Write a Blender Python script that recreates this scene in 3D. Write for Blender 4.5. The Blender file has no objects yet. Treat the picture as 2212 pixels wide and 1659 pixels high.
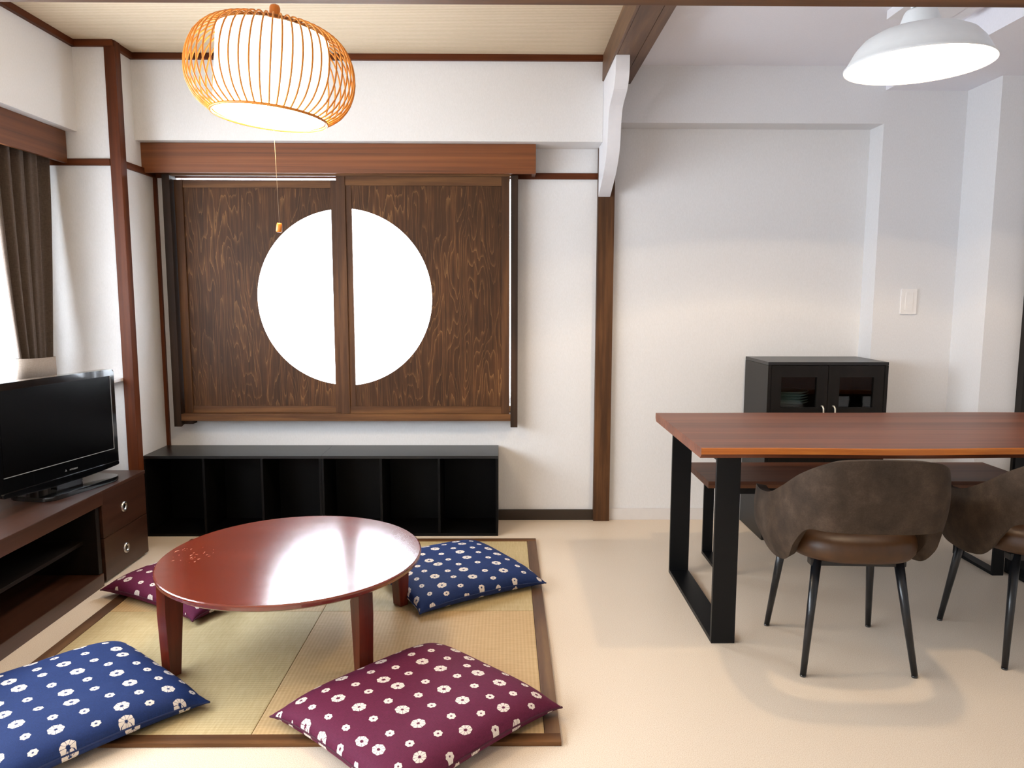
import bpy, bmesh, math, random
from mathutils import Vector, Matrix, noise

random.seed(7)
S = bpy.context.scene
COL = S.collection
PI = math.pi

# ------------------------------------------------------------------ camera
cam_data = bpy.data.cameras.new('camera')
cam = bpy.data.objects.new('camera', cam_data)
COL.objects.link(cam)
cam_data.sensor_fit = 'HORIZONTAL'
cam_data.sensor_width = 36.0
cam_data.lens = 36.0 * 1613.0 / 2212.0
cam_data.clip_start = 0.05
pitch, yaw, roll = (math.radians(a) for a in (6.733, 0.5577, 0.1072))
fwd = Vector((math.sin(yaw) * math.cos(pitch), math.cos(yaw) * math.cos(pitch), -math.sin(pitch)))
rgt = Vector((math.cos(yaw), -math.sin(yaw), 0))
upv = rgt.cross(fwd)
r2 = rgt * math.cos(roll) + upv * math.sin(roll)
u2 = upv * math.cos(roll) - rgt * math.sin(roll)
cam.matrix_world = Matrix(((r2.x, u2.x, -fwd.x, 0), (r2.y, u2.y, -fwd.y, 0), (r2.z, u2.z, -fwd.z, 1.2), (0, 0, 0, 1)))
S.camera = cam

# ------------------------------------------------------------------ light and exposure
SKY = 19.0
WARM = (1.0, 0.76, 0.50)
LAMP1 = 34.0       # woven pendant, bottom diffuser radiance
LAMP1_SIDE = 2.6   # woven pendant, drum radiance
LAMP2 = 180.0       # dining pendant bulb, watts
world = bpy.data.worlds.new('daylight')
S.world = world
world.use_nodes = True
bg = world.node_tree.nodes['Background']
bg.inputs[0].default_value = (0.83, 0.91, 1.0, 1)
bg.inputs[1].default_value = SKY
S.view_settings.view_transform = 'Standard'
S.view_settings.look = 'None'
S.view_settings.exposure = 0.08
S.view_settings.gamma = 1.0
S.view_settings.use_curve_mapping = False
S.cycles.max_bounces = 10
S.cycles.diffuse_bounces = 5
S.cycles.transparent_max_bounces = 12
S.cycles.sample_clamp_indirect = 6.0
S.cycles.caustics_reflective = False
S.cycles.caustics_refractive = False


def portal(name, loc, rot, sx, sy):
    d = bpy.data.lights.new(name, 'AREA')
    d.shape = 'RECTANGLE'
    d.size, d.size_y = sx, sy
    d.cycles.is_portal = True
    o = bpy.data.objects.new(name, d)
    o.location = loc
    o.rotation_euler = rot
    COL.objects.link(o)


portal('sky_portal_left', (-2.34, 1.27, 1.30), (0, -PI / 2, 0), 1.05, 4.2)
portal('sky_portal_back', (-0.82, 4.16, 1.21), (-PI / 2, 0, 0), 1.78, 1.25)


# ------------------------------------------------------------------ materials
def lin(h):
    h = h.lstrip('#')
    o = []
    for i in (0, 2, 4):
        c = int(h[i:i + 2], 16) / 255
        o.append(c / 12.92 if c <= 0.04045 else ((c + 0.055) / 1.055) ** 2.4)
    return (*o, 1)


class N:
    """small node-building helper"""
    def __init__(self, name):
        self.m = bpy.data.materials.new(name)
        self.m.use_nodes = True
        self.t = self.m.node_tree
        self.b = self.t.nodes['Principled BSDF']
        self.out = self.t.nodes['Material Output']

    def n(self, typ, **kw):
        x = self.t.nodes.new(typ)
        for k, v in kw.items():
            if k.startswith('i_'):
                x.inputs[int(k[2:])].default_value = v
            else:
                setattr(x, k, v)
        return x

    def l(self, a, b):
        self.t.links.new(a, b)

    def math(self, op, a, b=None, c=None):
        x = self.n('ShaderNodeMath', operation=op)
        for i, v in enumerate((a, b, c)):
            if v is None:
                continue
            if isinstance(v, (int, float)):
                x.inputs[i].default_value = v
            else:
                self.l(v, x.inputs[i])
        return x.outputs[0]

    def coord(self, kind='Object', scale=(1, 1, 1), rot=(0, 0, 0)):
        c = self.n('ShaderNodeTexCoord')
        m = self.n('ShaderNodeMapping')
        m.inputs['Scale'].default_value = scale
        m.inputs['Rotation'].default_value = rot
        self.l(c.outputs[kind], m.inputs['Vector'])
        return m.outputs[0]

    def noise(self, vec, scale, detail=4, rough=0.55):
        x = self.n('ShaderNodeTexNoise')
        x.inputs['Scale'].default_value = scale
        x.inputs['Detail'].default_value = detail
        x.inputs['Roughness'].default_value = rough
        self.l(vec, x.inputs['Vector'])
        return x.outputs['Fac']

    def ramp(self, fac, stops):
        r = self.n('ShaderNodeValToRGB')
        e = r.color_ramp.elements
        while len(e) < len(stops):
            e.new(0.5)
        for i, (p, c) in enumerate(stops):
            e[i].position = p
            e[i].color = c
        self.l(fac, r.inputs[0])
        return r.outputs[0]

    def mix(self, fac, a, b):
        x = self.n('ShaderNodeMix', data_type='RGBA')
        for i, v in ((0, fac), (6, a), (7, b)):
            if isinstance(v, (int, float, tuple)):
                x.inputs[i].default_value = v
            else:
                self.l(v, x.inputs[i])
        return x.outputs[2]

    def bump(self, h, strength=0.3, dist=0.002):
        x = self.n('ShaderNodeBump')
        x.inputs['Strength'].default_value = strength
        x.inputs['Distance'].default_value = dist
        self.l(h, x.inputs['Height'])
        self.l(x.outputs[0], self.b.inputs['Normal'])

    def set(self, color=None, rough=None, metal=None, spec=None, coat=None, coat_rough=None):
        b = self.b
        if color is not None:
            if isinstance(color, tuple):
                b.inputs['Base Color'].default_value = color
            else:
                self.l(color, b.inputs['Base Color'])
        for k, v in (('Roughness', rough), ('Metallic', metal), ('Specular IOR Level', spec), ('Coat Weight', coat), ('Coat Roughness', coat_rough)):
            if v is not None:
                b.inputs[k].default_value = v
        return self.m


def plain(name, h, rough=0.5, var=0.06, scale=30, **kw):
    x = N(name)
    c = lin(h)
    f = x.noise(x.coord(), scale)
    lo = tuple(v * (1 - var) for v in c[:3]) + (1,)
    hi = tuple(min(1, v * (1 + var)) for v in c[:3]) + (1,)
    return x.set(x.ramp(f, [(0.3, lo), (0.7, hi)]), rough, **kw)


def wood(name, dark, base, light, axis='X', along=1.6, across=26, rough=0.45, bump=0.15, **kw):
    x = N(name)
    sc = {'X': (along, across, across), 'Y': (across, along, across), 'Z': (across, across, along)}[axis]
    v = x.coord(scale=sc)
    f = x.noise(v, 1.0, 6, 0.62)
    g = x.noise(x.coord(scale=tuple(s * 0.22 for s in sc)), 1.0, 3, 0.5)
    f2 = x.math('ADD', x.math('MULTIPLY', f, 0.6), x.math('MULTIPLY', g, 0.4))
    x.bump(f, bump, 0.001)
    return x.set(x.ramp(f2, [(0.33, lin(dark)), (0.5, lin(base)), (0.68, lin(light))]), rough, **kw)


def wallpaper(name, h, h2):
    x = N(name)
    v = x.coord()
    a = x.noise(x.coord(scale=(1, 1, 0.35)), 260, 3, 0.7)
    b = x.noise(v, 900, 2, 0.6)
    s = x.math('ADD', a, x.math('MULTIPLY', b, 0.6))
    x.bump(s, 0.25, 0.0012)
    return x.set(x.ramp(a, [(0.3, lin(h2)), (0.7, lin(h))]), 0.85)


M_WALL = wallpaper('wallpaper_white', '#e4e3e3', '#dddcdb')
M_WALLR = wallpaper('wallpaper_right', '#e1e1e3', '#dadadb')


M_CEILR = wallpaper('ceiling_white', '#eeeef5', '#e8e8ef')


def mk_ceiling():
    x = N('ribbed_ceiling_paper')
    v = x.coord()
    sep = x.n('ShaderNodeSeparateXYZ')
    x.l(v, sep.inputs[0])
    w = x.math('SINE', x.math('MULTIPLY', sep.outputs[1], 2 * PI / 0.017))
    w01 = x.math('MULTIPLY_ADD', w, 0.5, 0.5)
    nz = x.noise(x.coord(scale=(1, 6, 1)), 55, 3, 0.6)
    f = x.math('ADD', x.math('MULTIPLY', w01, 0.45), x.math('MULTIPLY', nz, 0.55))
    x.bump(w01, 0.35, 0.0015)
    return x.set(x.ramp(f, [(0.25, lin('#c0ac8f')), (0.75, lin('#d9c7ac'))]), 0.8)


M_CEIL = mk_ceiling()


def mk_floor():
    x = N('beige_speckled_vinyl')
    v = x.coord()
    a = x.noise(v, 420, 2, 0.8)
    b = x.noise(v, 3, 3, 0.5)
    c1 = x.ramp(a, [(0.38, lin('#d2bda3')), (0.5, lin('#e4d4c0')), (0.62, lin('#eee2d2'))])
    c2 = x.mix(x.math('MULTIPLY', b, 0.16), c1, lin('#c9b294'))
    x.bump(a, 0.12, 0.0008)
    return x.set(c2, 0.42, spec=0.35)


M_FLOOR = mk_floor()
M_RED = wood('reddish_brown_trim', '#321607', '#50240b', '#633112', 'X', 1.2, 30, 0.55, spec=0.2)
M_RED_Y = wood('reddish_brown_trim_deep', '#321607', '#50240b', '#633112', 'Y', 1.2, 30, 0.55, spec=0.2)
M_RED_Z = wood('reddish_brown_post', '#351707', '#54260c', '#683413', 'Z', 1.2, 30, 0.5, spec=0.25)
M_PELM = wood('pelmet_wood', '#4f280e', '#743f1a', '#8a5227', 'X', 0.7, 60, 0.45)
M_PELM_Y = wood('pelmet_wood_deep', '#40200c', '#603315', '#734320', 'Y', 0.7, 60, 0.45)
M_STAIN_X = wood('stained_timber_x', '#3a2414', '#5a3a20', '#7d5530', 'X', 1.6, 30, 0.55, spec=0.25)
M_STAIN_Y = wood('stained_timber_y', '#3a2717', '#60432d', '#80603f', 'Y', 1.8, 22, 0.5)
M_STAIN_Z = wood('stained_timber_z', '#301d11', '#4c301a', '#704a29', 'Z', 1.8, 30, 0.55, spec=0.25)
M_DARKSTAIN = wood('dark_stained_jamb', '#1a110b', '#2e1f14', '#47301f', 'Z', 1.8, 28, 0.55, spec=0.25)
M_BLACKWOOD = wood('black_brown_board', '#040404', '#070606', '#0a0908', 'Z', 2.0, 40, 0.5, 0.05, spec=0.15)  # darker than the shelf tops, the cubes' inner shade is in the colour
M_BLACKWOOD_X = wood('black_brown_board_x', '#0f0f10', '#171718', '#202021', 'X', 2.0, 40, 0.33, 0.05)
M_CAB = wood('wenge_cabinet_board', '#0a0807', '#110e0b', '#181310', 'Z', 2.0, 40, 0.4, 0.05, spec=0.3)
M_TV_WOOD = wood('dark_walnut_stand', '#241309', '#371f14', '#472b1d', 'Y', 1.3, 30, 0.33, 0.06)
M_TV_SHADED = wood('shaded_walnut_inside', '#0a0603', '#110a06', '#180e09', 'Y', 1.3, 30, 0.5, 0.06, spec=0.2)  # darker copy of the stand's walnut, interior shade put into the colour
M_BASE = plain('dark_vinyl_baseboard', '#2e2115', 0.45)
M_BASEW = plain('white_vinyl_baseboard', '#d9d5d2', 0.5, 0.02)
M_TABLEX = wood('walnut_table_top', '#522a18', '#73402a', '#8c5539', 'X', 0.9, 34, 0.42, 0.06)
M_BENCH = wood('shaded_walnut_bench', '#3a1e12', '#52301f', '#66402c', 'X', 0.9, 34, 0.5, 0.06, spec=0.25)  # walnut darkened to carry the shade under the dining table
M_BAND = plain('shaded_brown_bench_edge', '#5a3012', 0.5, 0.08)  # edge colour darkened for the same shade as the seat
M_SAP = wood('orange_sapwood_edge', '#8a4310', '#b4641e', '#cf8232', 'X', 1.0, 60, 0.45, 0.06)
M_STEEL = plain('black_powder_coated_steel', '#08090b', 0.45, 0.05, spec=0.25)
M_CHAIR_LEG = plain('black_metal_leg', '#101216', 0.28, 0.05)
M_WHITE_PAINT = plain('white_painted_wood', '#e6e6ea', 0.45, 0.02)
M_WHITE_ENAMEL = plain('white_enamel', '#e4e8ea', 0.35, 0.02)
M_WHITE_PLASTIC = plain('white_switch_plastic', '#e9e7e6', 0.4, 0.02)
M_CHROME = plain('brushed_metal_ring', '#c8c6c2', 0.28, 0.03, metal=1.0)
M_BRASSW = plain('pale_metal_handle', '#e6dcc8', 0.3, 0.03, metal=0.6)
M_TV_BLACK = plain('glossy_black_plastic', '#08090b', 0.12, 0.05, coat=0.6, coat_rough=0.05)
M_TV_SCREEN = plain('dark_lcd_panel', '#030304', 0.25, 0.05, spec=0.12)
M_SILVER = plain('silver_print', '#8b8d8f', 0.4, 0.02)
M_BAMBOO = wood('orange_bamboo', '#b4661c', '#d0832c', '#e5a24a', 'Z', 6, 60, 0.45, 0.05)
M_BAMBOO_D = wood('brown_bamboo_hoop', '#6b3a10', '#8e5218', '#aa6c2a', 'X', 6, 60, 0.45, 0.05)
M_STEMWOOD = wood('orange_wood_stem', '#b05a10', '#cf741c', '#e08c30', 'Z', 6, 50, 0.4, 0.05)
M_CORD = plain('cream_cord', '#e8dcc0', 0.6, 0.02)
M_THREAD = plain('tan_thread', '#8a7458', 0.7, 0.02)
M_PLATE = plain('glazed_white_crockery', '#cfe0e0', 0.2, 0.02)
M_ALU = plain('white_aluminium_frame', '#d8dadc', 0.4, 0.02)


def mk_plywood():
    x = N('rotary_cut_stained_plywood')
    v = x.coord(scale=(7.5, 1, 1.0))
    h = x.noise(v, 1.0, 2.0, 0.45)
    warp = x.noise(x.coord(scale=(40, 1, 4)), 1.0, 3, 0.6)
    hh = x.math('ADD', h, x.math('MULTIPLY', warp, 0.05))
    fr = x.math('FRACT', x.math('MULTIPLY', hh, 26.0))
    line = x.math('POWER', fr, 9.0)
    fine = x.noise(x.coord(scale=(90, 1, 2.5)), 1.0, 4, 0.65)
    blotch = x.noise(x.coord(scale=(4, 1, 1.6)), 1.0, 4, 0.6)
    base = x.ramp(x.math('ADD', x.math('MULTIPLY', fine, 0.55), x.math('MULTIPLY', blotch, 0.45)),
                  [(0.34, lin('#2a190d')), (0.5, lin('#462b16')), (0.66, lin('#633f22'))])
    mask = x.math('MULTIPLY', line, x.math('MULTIPLY', x.math('MULTIPLY_ADD', blotch, 2.2, -0.6), 0.8))
    c = x.mix(x.math('MAXIMUM', mask, 0.0), base, lin('#a07546'))
    x.bump(fine, 0.15, 0.001)
    return x.set(c, 0.55, spec=0.22)


M_PLY = mk_plywood()


def mk_tatami(name, axis, c1, c2):
    x = N(name)
    v = x.coord()
    sep = x.n('ShaderNodeSeparateXYZ')
    x.l(v, sep.inputs[0])
    p = sep.outputs[0] if axis == 'X' else sep.outputs[1]
    q = sep.outputs[1] if axis == 'X' else sep.outputs[0]
    rib = x.math('MULTIPLY_ADD', x.math('SINE', x.math('MULTIPLY', p, 2 * PI / 0.0125)), 0.5, 0.5)
    st = x.math('MULTIPLY_ADD', x.math('SINE', x.math('MULTIPLY', q, 2 * PI / 0.004)), 0.5, 0.5)
    sc = (14, 160, 14) if axis == 'X' else (160, 14, 14)
    nz = x.noise(x.coord(scale=sc), 1.0, 4, 0.7)
    f = x.math('ADD', x.math('MULTIPLY', rib, 0.16), x.math('ADD', x.math('MULTIPLY', st, 0.10), x.math('MULTIPLY', nz, 0.74)))
    x.bump(x.math('ADD', rib, x.math('MULTIPLY', st, 0.3)), 0.18, 0.001)
    return x.set(x.ramp(f, [(0.3, lin(c1)), (0.7, lin(c2))]), 0.6)


M_TAT_A = mk_tatami('tatami_weave_a', 'Y', '#b09a6c', '#c9b68a')
M_TAT_B = mk_tatami('tatami_weave_b', 'X', '#b8996a', '#d0b386')


def mk_cushion(name, dark, base):
    """indigo or maroon cotton with tie-dyed white rings"""
    x = N(name)
    tc = x.n('ShaderNodeTexCoord')
    sep = x.n('ShaderNodeSeparateXYZ')
    x.l(tc.outputs['UV'], sep.inputs[0])
    u, v = sep.outputs[0], sep.outputs[1]
    cs = 0.074
    j = x.math('FLOOR', x.math('DIVIDE', v, cs))
    uo = x.math('ADD', x.math('DIVIDE', u, cs), x.math('MULTIPLY', j, 0.5))
    i = x.math('FLOOR', uo)
    fu = x.math('SUBTRACT', x.math('FRACT', uo), 0.5)
    fv = x.math('SUBTRACT', x.math('FRACT', x.math('DIVIDE', v, cs)), 0.5)
    comb = x.n('ShaderNodeCombineXYZ')
    x.l(i, comb.inputs[0])
    x.l(j, comb.inputs[1])
    wn = x.n('ShaderNodeTexWhiteNoise', noise_dimensions='2D')
    x.l(comb.outputs[0], wn.inputs['Vector'])
    ws = x.n('ShaderNodeSeparateXYZ')
    x.l(wn.outputs['Color'], ws.inputs[0])
    fu = x.math('ADD', fu, x.math('MULTIPLY_ADD', ws.outputs[0], 0.26, -0.13))
    fv = x.math('ADD', fv, x.math('MULTIPLY_ADD', ws.outputs[1], 0.26, -0.13))
    m5 = x.math('FLOORED_MODULO', x.math('MULTIPLY_ADD', j, 2.0, i), 5.0)
    big = x.math('LESS_THAN', m5, 1.5)
    R = x.math('MULTIPLY_ADD', big, 0.098, 0.168)
    rr = x.math('SQRT', x.math('ADD', x.math('MULTIPLY', fu, fu), x.math('MULTIPLY', fv, fv)))
    th = x.math('ARCTAN2', fv, fu)
    ph = x.math('MULTIPLY', ws.outputs[2], 6.283)
    jag = x.math('MULTIPLY', x.math('SINE', x.math('MULTIPLY_ADD', th, 7.0, ph)), 0.012)
    q = x.math('DIVIDE', x.math('ADD', rr, jag), R)
    disc = x.math('LESS_THAN', q, 1.0)
    hole = x.math('GREATER_THAN', q, x.math('MULTIPLY_ADD', ws.outputs[2], 0.1, 0.2))
    sl = x.math('ABSOLUTE', x.math('SINE', x.math('MULTIPLY_ADD', th, 4.5, ph)))
    slit = x.math('GREATER_THAN', x.math('ADD', sl, x.math('MULTIPLY', x.math('SUBTRACT', 1.0, big), 0.12)), 0.17)
    mask = x.math('MULTIPLY', disc, x.math('MULTIPLY', hole, slit))
    weave = x.noise(x.coord('UV', (900, 60, 1)), 1.0, 3, 0.7)
    weave2 = x.noise(x.coord('UV', (60, 900, 1)), 1.0, 3, 0.7)
    wv = x.math('MULTIPLY_ADD', weave2, 0.5, x.math('MULTIPLY', weave, 0.5))
    cloth = x.ramp(wv, [(0.36, lin(dark)), (0.64, lin(base))])
    c = x.mix(mask, cloth, lin('#e2d8cf'))
    x.bump(wv, 0.3, 0.0008)
    return x.set(c, 0.75, spec=0.25)


M_BLUE = mk_cushion('indigo_tie_dye_cotton', '#13244f', '#1d356b')
M_MAROON = mk_cushion('maroon_tie_dye_cotton', '#4c142e', '#6b2043')


def mk_roundtop():
    x = N('red_brown_lacquered_table')
    v = x.coord()
    f = x.noise(x.coord(scale=(2, 16, 16)), 1.0, 5, 0.6)
    g = x.noise(v, 5, 3, 0.5)
    base = x.ramp(x.math('MULTIPLY_ADD', g, 0.5, x.math('MULTIPLY', f, 0.5)), [(0.3, lin('#5a1d0d')), (0.5, lin('#672211')), (0.7, lin('#772c17'))])
    # a patch of pale wear marks near the left rim
    sep = x.n('ShaderNodeSeparateXYZ')
    x.l(v, sep.inputs[0])
    dx = x.math('MULTIPLY', x.math('ADD', sep.outputs[0], 0.345), 11.0)
    dy = x.math('MULTIPLY', x.math('ADD', sep.outputs[1], 0.015), 9.0)
    rad = x.math('SQRT', x.math('ADD', x.math('MULTIPLY', dx, dx), x.math('MULTIPLY', dy, dy)))
    near = x.math('LESS_THAN', rad, 0.8)
    sp = x.noise(x.coord(scale=(1, 0.5, 1)), 95, 2, 0.5)
    marks = x.math('MULTIPLY', near, x.math('GREATER_THAN', sp, 0.66))
    c = x.mix(x.math('MULTIPLY', marks, 0.6), base, lin('#c78f78'))
    rr = x.ramp(x.noise(x.coord(scale=(6, 30, 6)), 1.0, 4, 0.6), [(0.3, (0.15, 0.15, 0.15, 1)), (0.75, (0.22, 0.22, 0.22, 1))])
    x.l(rr, x.b.inputs['Roughness'])
    return x.set(c, None, spec=0.7, coat=1.0, coat_rough=0.19)


M_RTOP = mk_roundtop()
M_RLEG = wood('red_brown_table_leg', '#3f130a', '#5a1d0e', '#702c18', 'Z', 3, 40, 0.32, 0.05)


def mk_suede():
    x = N('taupe_suede')
    a = x.noise(x.coord(), 14, 5, 0.65)
    b = x.noise(x.coord(), 260, 2, 0.7)
    f = x.math('MULTIPLY_ADD', a, 0.75, x.math('MULTIPLY', b, 0.25))
    x.bump(b, 0.25, 0.0008)
    m = x.set(x.ramp(f, [(0.34, lin('#2f251d')), (0.52, lin('#3f3227')), (0.68, lin('#4f4034'))]), 0.8, spec=0.25)
    return m


M_SUEDE = mk_suede()
M_SEAT = plain('caramel_brown_leatherette', '#44290f', 0.48, 0.18, 22)


def mk_cloth(name, h1, h2):
    x = N(name)
    a = x.noise(x.coord(scale=(60, 60, 500)), 1.0, 3, 0.7)
    b = x.noise(x.coord(scale=(500, 500, 60)), 1.0, 3, 0.7)
    f = x.math('MULTIPLY_ADD', a, 0.5, x.math('MULTIPLY', b, 0.5))
    x.bump(f, 0.2, 0.0008)
    return x.set(x.ramp(f, [(0.35, lin(h1)), (0.65, lin(h2))]), 0.85, spec=0.2)


M_CURTAIN = mk_cloth('brown_curtain_linen', '#463b33', '#5f5248')
M_TIEBACK = mk_cloth('backlit_brown_tieback', '#8b7d70', '#a3958a')  # lighter than the drape because backlight is put into its colour


def mk_translucent(name, color, transp):
    x = N(name)
    tr = x.n('ShaderNodeBsdfTransparent')
    tl = x.n('ShaderNodeBsdfTranslucent')
    df = x.n('ShaderNodeBsdfDiffuse')
    fib = x.noise(x.coord(), 160, 3, 0.6)
    cc = x.ramp(fib, [(0.2, tuple(c * 0.94 for c in color[:3]) + (1,)), (0.8, color)])
    x.l(cc, tl.inputs[0])
    x.l(cc, df.inputs[0])
    m1 = x.n('ShaderNodeMixShader')
    m1.inputs[0].default_value = 0.35
    x.l(tl.outputs[0], m1.inputs[1])
    x.l(df.outputs[0], m1.inputs[2])
    m2 = x.n('ShaderNodeMixShader')
    m2.inputs[0].default_value = transp
    x.l(m1.outputs[0], m2.inputs[1])
    x.l(tr.outputs[0], m2.inputs[2])
    x.l(m2.outputs[0], x.out.inputs[0])
    return x.m


M_PAPER = mk_translucent('white_shoji_paper', (0.9, 0.9, 0.9, 1), 0.78)
M_SHEER = mk_translucent('white_sheer_voile', (0.9, 0.9, 0.9, 1), 0.75)
M_FROST = mk_translucent('frosted_window_glass', (0.9, 0.93, 0.95, 1), 0.85)


def mk_glass(name, tint=(1, 1, 1, 1), refl=0.08):
    x = N(name)
    tr = x.n('ShaderNodeBsdfTransparent')
    tr.inputs[0].default_value = tint
    gl = x.n('ShaderNodeBsdfGlossy')
    gl.inputs['Roughness'].default_value = 0.03
    m2 = x.n('ShaderNodeMixShader')
    m2.inputs[0].default_value = refl
    x.l(tr.outputs[0], m2.inputs[1])
    x.l(gl.outputs[0], m2.inputs[2])
    x.l(m2.outputs[0], x.out.inputs[0])
    return x.m


M_GLASS = mk_glass('clear_window_glass')
M_DARKGLASS = mk_glass('smoked_cabinet_glass', (0.55, 0.58, 0.58, 1), 0.04)


def mk_emit(name, color, strength):
    x = N(name)
    x.b.inputs['Base Color'].default_value = (0.9, 0.88, 0.82, 1)
    x.b.inputs['Roughness'].default_value = 0.7
    x.b.inputs['Emission Color'].default_value = (*color, 1)
    x.b.inputs['Emission Strength'].default_value = strength
    return x.m


M_DRUM = mk_emit('glowing_lamp_paper', (1.0, 0.80, 0.56), LAMP1_SIDE)
M_DIFF = mk_emit('glowing_lamp_diffuser', WARM, LAMP1)
M_BULB = mk_emit('glowing_bulb_glass', (1.0, 0.82, 0.6), 60.0)


# ------------------------------------------------------------------ object helpers
def link(name, me, mat, parent=None, loc=(0, 0, 0), smooth=False):
    o = bpy.data.objects.new(name, me)
    COL.objects.link(o)
    if mat is not None:
        me.materials.append(mat)
    o.location = loc
    if parent is not None:
        o.parent = parent
    if smooth:
        for p in me.polygons:
            p.use_smooth = True
    return o


def from_bm(name, bm, mat, parent=None, loc=(0, 0, 0), smooth=False):
    bmesh.ops.recalc_face_normals(bm, faces=bm.faces)
    me = bpy.data.meshes.new(name)
    bm.to_mesh(me)
    bm.free()
    return link(name, me, mat, parent, loc, smooth)


def wloc(parent):
    return Vector((0, 0, 0)) if parent is None else parent['_w'] if False else parent.matrix_basis.translation.copy()


def origin(o):
    """world offset of an unrotated chain of parents"""
    v = Vector((0, 0, 0))
    while o is not None:
        v += o.location
        o = o.parent
    return v


def box(name, xr, yr, zr, mat, parent=None, bevel=0.002, local=False):
    """a bevelled box given by world ranges (or by the parent's own ranges with local=True)"""
    c = Vector(((xr[0] + xr[1]) / 2, (yr[0] + yr[1]) / 2, (zr[0] + zr[1]) / 2))
    d = (xr[1] - xr[0], yr[1] - yr[0], zr[1] - zr[0])
    bm = bmesh.new()
    bmesh.ops.create_cube(bm, size=1.0)
    bmesh.ops.scale(bm, vec=d, verts=bm.verts)
    if bevel and bevel < min(d) * 0.45:
        bmesh.ops.bevel(bm, geom=list(bm.edges), offset=bevel, segments=2, profile=0.7, affect='EDGES')
    off = Vector((0, 0, 0)) if (local or parent is None) else origin(parent)
    return from_bm(name, bm, mat, parent, c - off)


def prism(name, pts, axis, a, b, mat, parent=None, bevel=0.0, local=False, smooth=False):
    """polygon pts (2-D) extruded along axis from a to b; pts order: X->(y,z), Y->(x,z), Z->(x,y)"""
    bm = bmesh.new()

    def mk(p, t):
        return {'X': (t, p[0], p[1]), 'Y': (p[0], t, p[1]), 'Z': (p[0], p[1], t)}[axis]
    va = [bm.verts.new(mk(p, a)) for p in pts]
    vb = [bm.verts.new(mk(p, b)) for p in pts]
    fa = bm.faces.new(va)
    fb = bm.faces.new(vb[::-1])
    n = len(pts)
    for i in range(n):
        bm.faces.new((va[i], va[(i + 1) % n], vb[(i + 1) % n], vb[i]))
    if bevel:
        es = list(fa.edges) + list(fb.edges)
        bmesh.ops.bevel(bm, geom=es, offset=bevel, segments=2, profile=0.7, affect='EDGES')
    off = Vector((0, 0, 0)) if (local or parent is None) else origin(parent)
    bmesh.ops.translate(bm, vec=-off, verts=bm.verts)
    return from_bm(name, bm, mat, parent, smooth=smooth)


def grid_wall(name, us, vs, holes, axis, a, b, mat, parent=None):
    """one connected slab with rectangular holes; us x vs breakpoints, holes as index pairs"""
    bm = bmesh.new()

    def mk(u, v, t):
        return (t, u, v) if axis == 'X' else (u, t, v) if axis == 'Y' else (u, v, t)
    A = [[bm.verts.new(mk(u, v, a)) for v in vs] for u in us]
    Bv = [[bm.verts.new(mk(u, v, b)) for v in vs] for u in us]
    nu, nv = len(us) - 1, len(vs) - 1
    solid = lambda i, k: 0 <= i < nu and 0 <= k < nv and (i, k) not in holes
    for i in range(nu):
        for k in range(nv):
            if not solid(i, k):
                continue
            bm.faces.new((A[i][k], A[i + 1][k], A[i + 1][k + 1], A[i][k + 1]))
            bm.faces.new((Bv[i][k], Bv[i][k + 1], Bv[i + 1][k + 1], Bv[i + 1][k]))
            for (p, q, di, dk) in (((i, k), (i + 1, k), 0, -1), ((i + 1, k), (i + 1, k + 1), 1, 0), ((i + 1, k + 1), (i, k + 1), 0, 1), ((i, k + 1), (i, k), -1, 0)):
                if not solid(i + di, k + dk):
                    bm.faces.new((A[p[0]][p[1]], Bv[p[0]][p[1]], Bv[q[0]][q[1]], A[q[0]][q[1]]))
    loose = [v for v in bm.verts if not v.link_faces]
    bmesh.ops.delete(bm, geom=loose, context='VERTS')
    return from_bm(name, bm, mat, parent)


def lathe(name, prof, mat, parent=None, loc=(0, 0, 0), seg=48, cap0=False, cap1=False, smooth=True):
    bm = bmesh.new()
    rows = []
    for r, z in prof:
        rows.append([bm.verts.new((r * math.cos(2 * PI * i / seg), r * math.sin(2 * PI * i / seg), z)) for i in range(seg)])
    for k in range(len(rows) - 1):
        for i in range(seg):
            bm.faces.new((rows[k][i], rows[k][(i + 1) % seg], rows[k + 1][(i + 1) % seg], rows[k + 1][i]))
    if cap0:
        bm.faces.new(rows[0][::-1])
    if cap1:
        bm.faces.new(rows[-1])
    return from_bm(name, bm, mat, parent, loc, smooth)


def tube_bm(bm, pts, r, sides=8, closed=False, r_end=None):
    pts = [Vector(p) for p in pts]
    n = len(pts)
    rings = []
    ref = None
    for i, p in enumerate(pts):
        if closed:
            t = (pts[(i + 1) % n] - pts[i - 1]).normalized()
        else:
            t = (pts[min(i + 1, n - 1)] - pts[max(i - 1, 0)]).normalized()
        if ref is None:
            ref = Vector((0, 0, 1)) if abs(t.z) < 0.9 else Vector((1, 0, 0))
        a = t.cross(ref).normalized()
        b = a.cross(t).normalized()
        ref = b
        rad = r if r_end is None else r + (r_end - r) * i / (n - 1)
        rings.append([bm.verts.new(p + a * rad * math.cos(2 * PI * k / sides) + b * rad * math.sin(2 * PI * k / sides)) for k in range(sides)])
    m = n if closed else n - 1
    for i in range(m):
        A, Bq = rings[i], rings[(i + 1) % n]
        for k in range(sides):
            bm.faces.new((A[k], A[(k + 1) % sides], Bq[(k + 1) % sides], Bq[k]))
    if not closed:
        bm.faces.new(rings[0][::-1])
        bm.faces.new(rings[-1])


def tube(name, pts, r, mat, parent=None, loc=(0, 0, 0), sides=8, closed=False, r_end=None):
    bm = bmesh.new()
    tube_bm(bm, pts, r, sides, closed, r_end)
    return from_bm(name, bm, mat, parent, loc, True)


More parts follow.
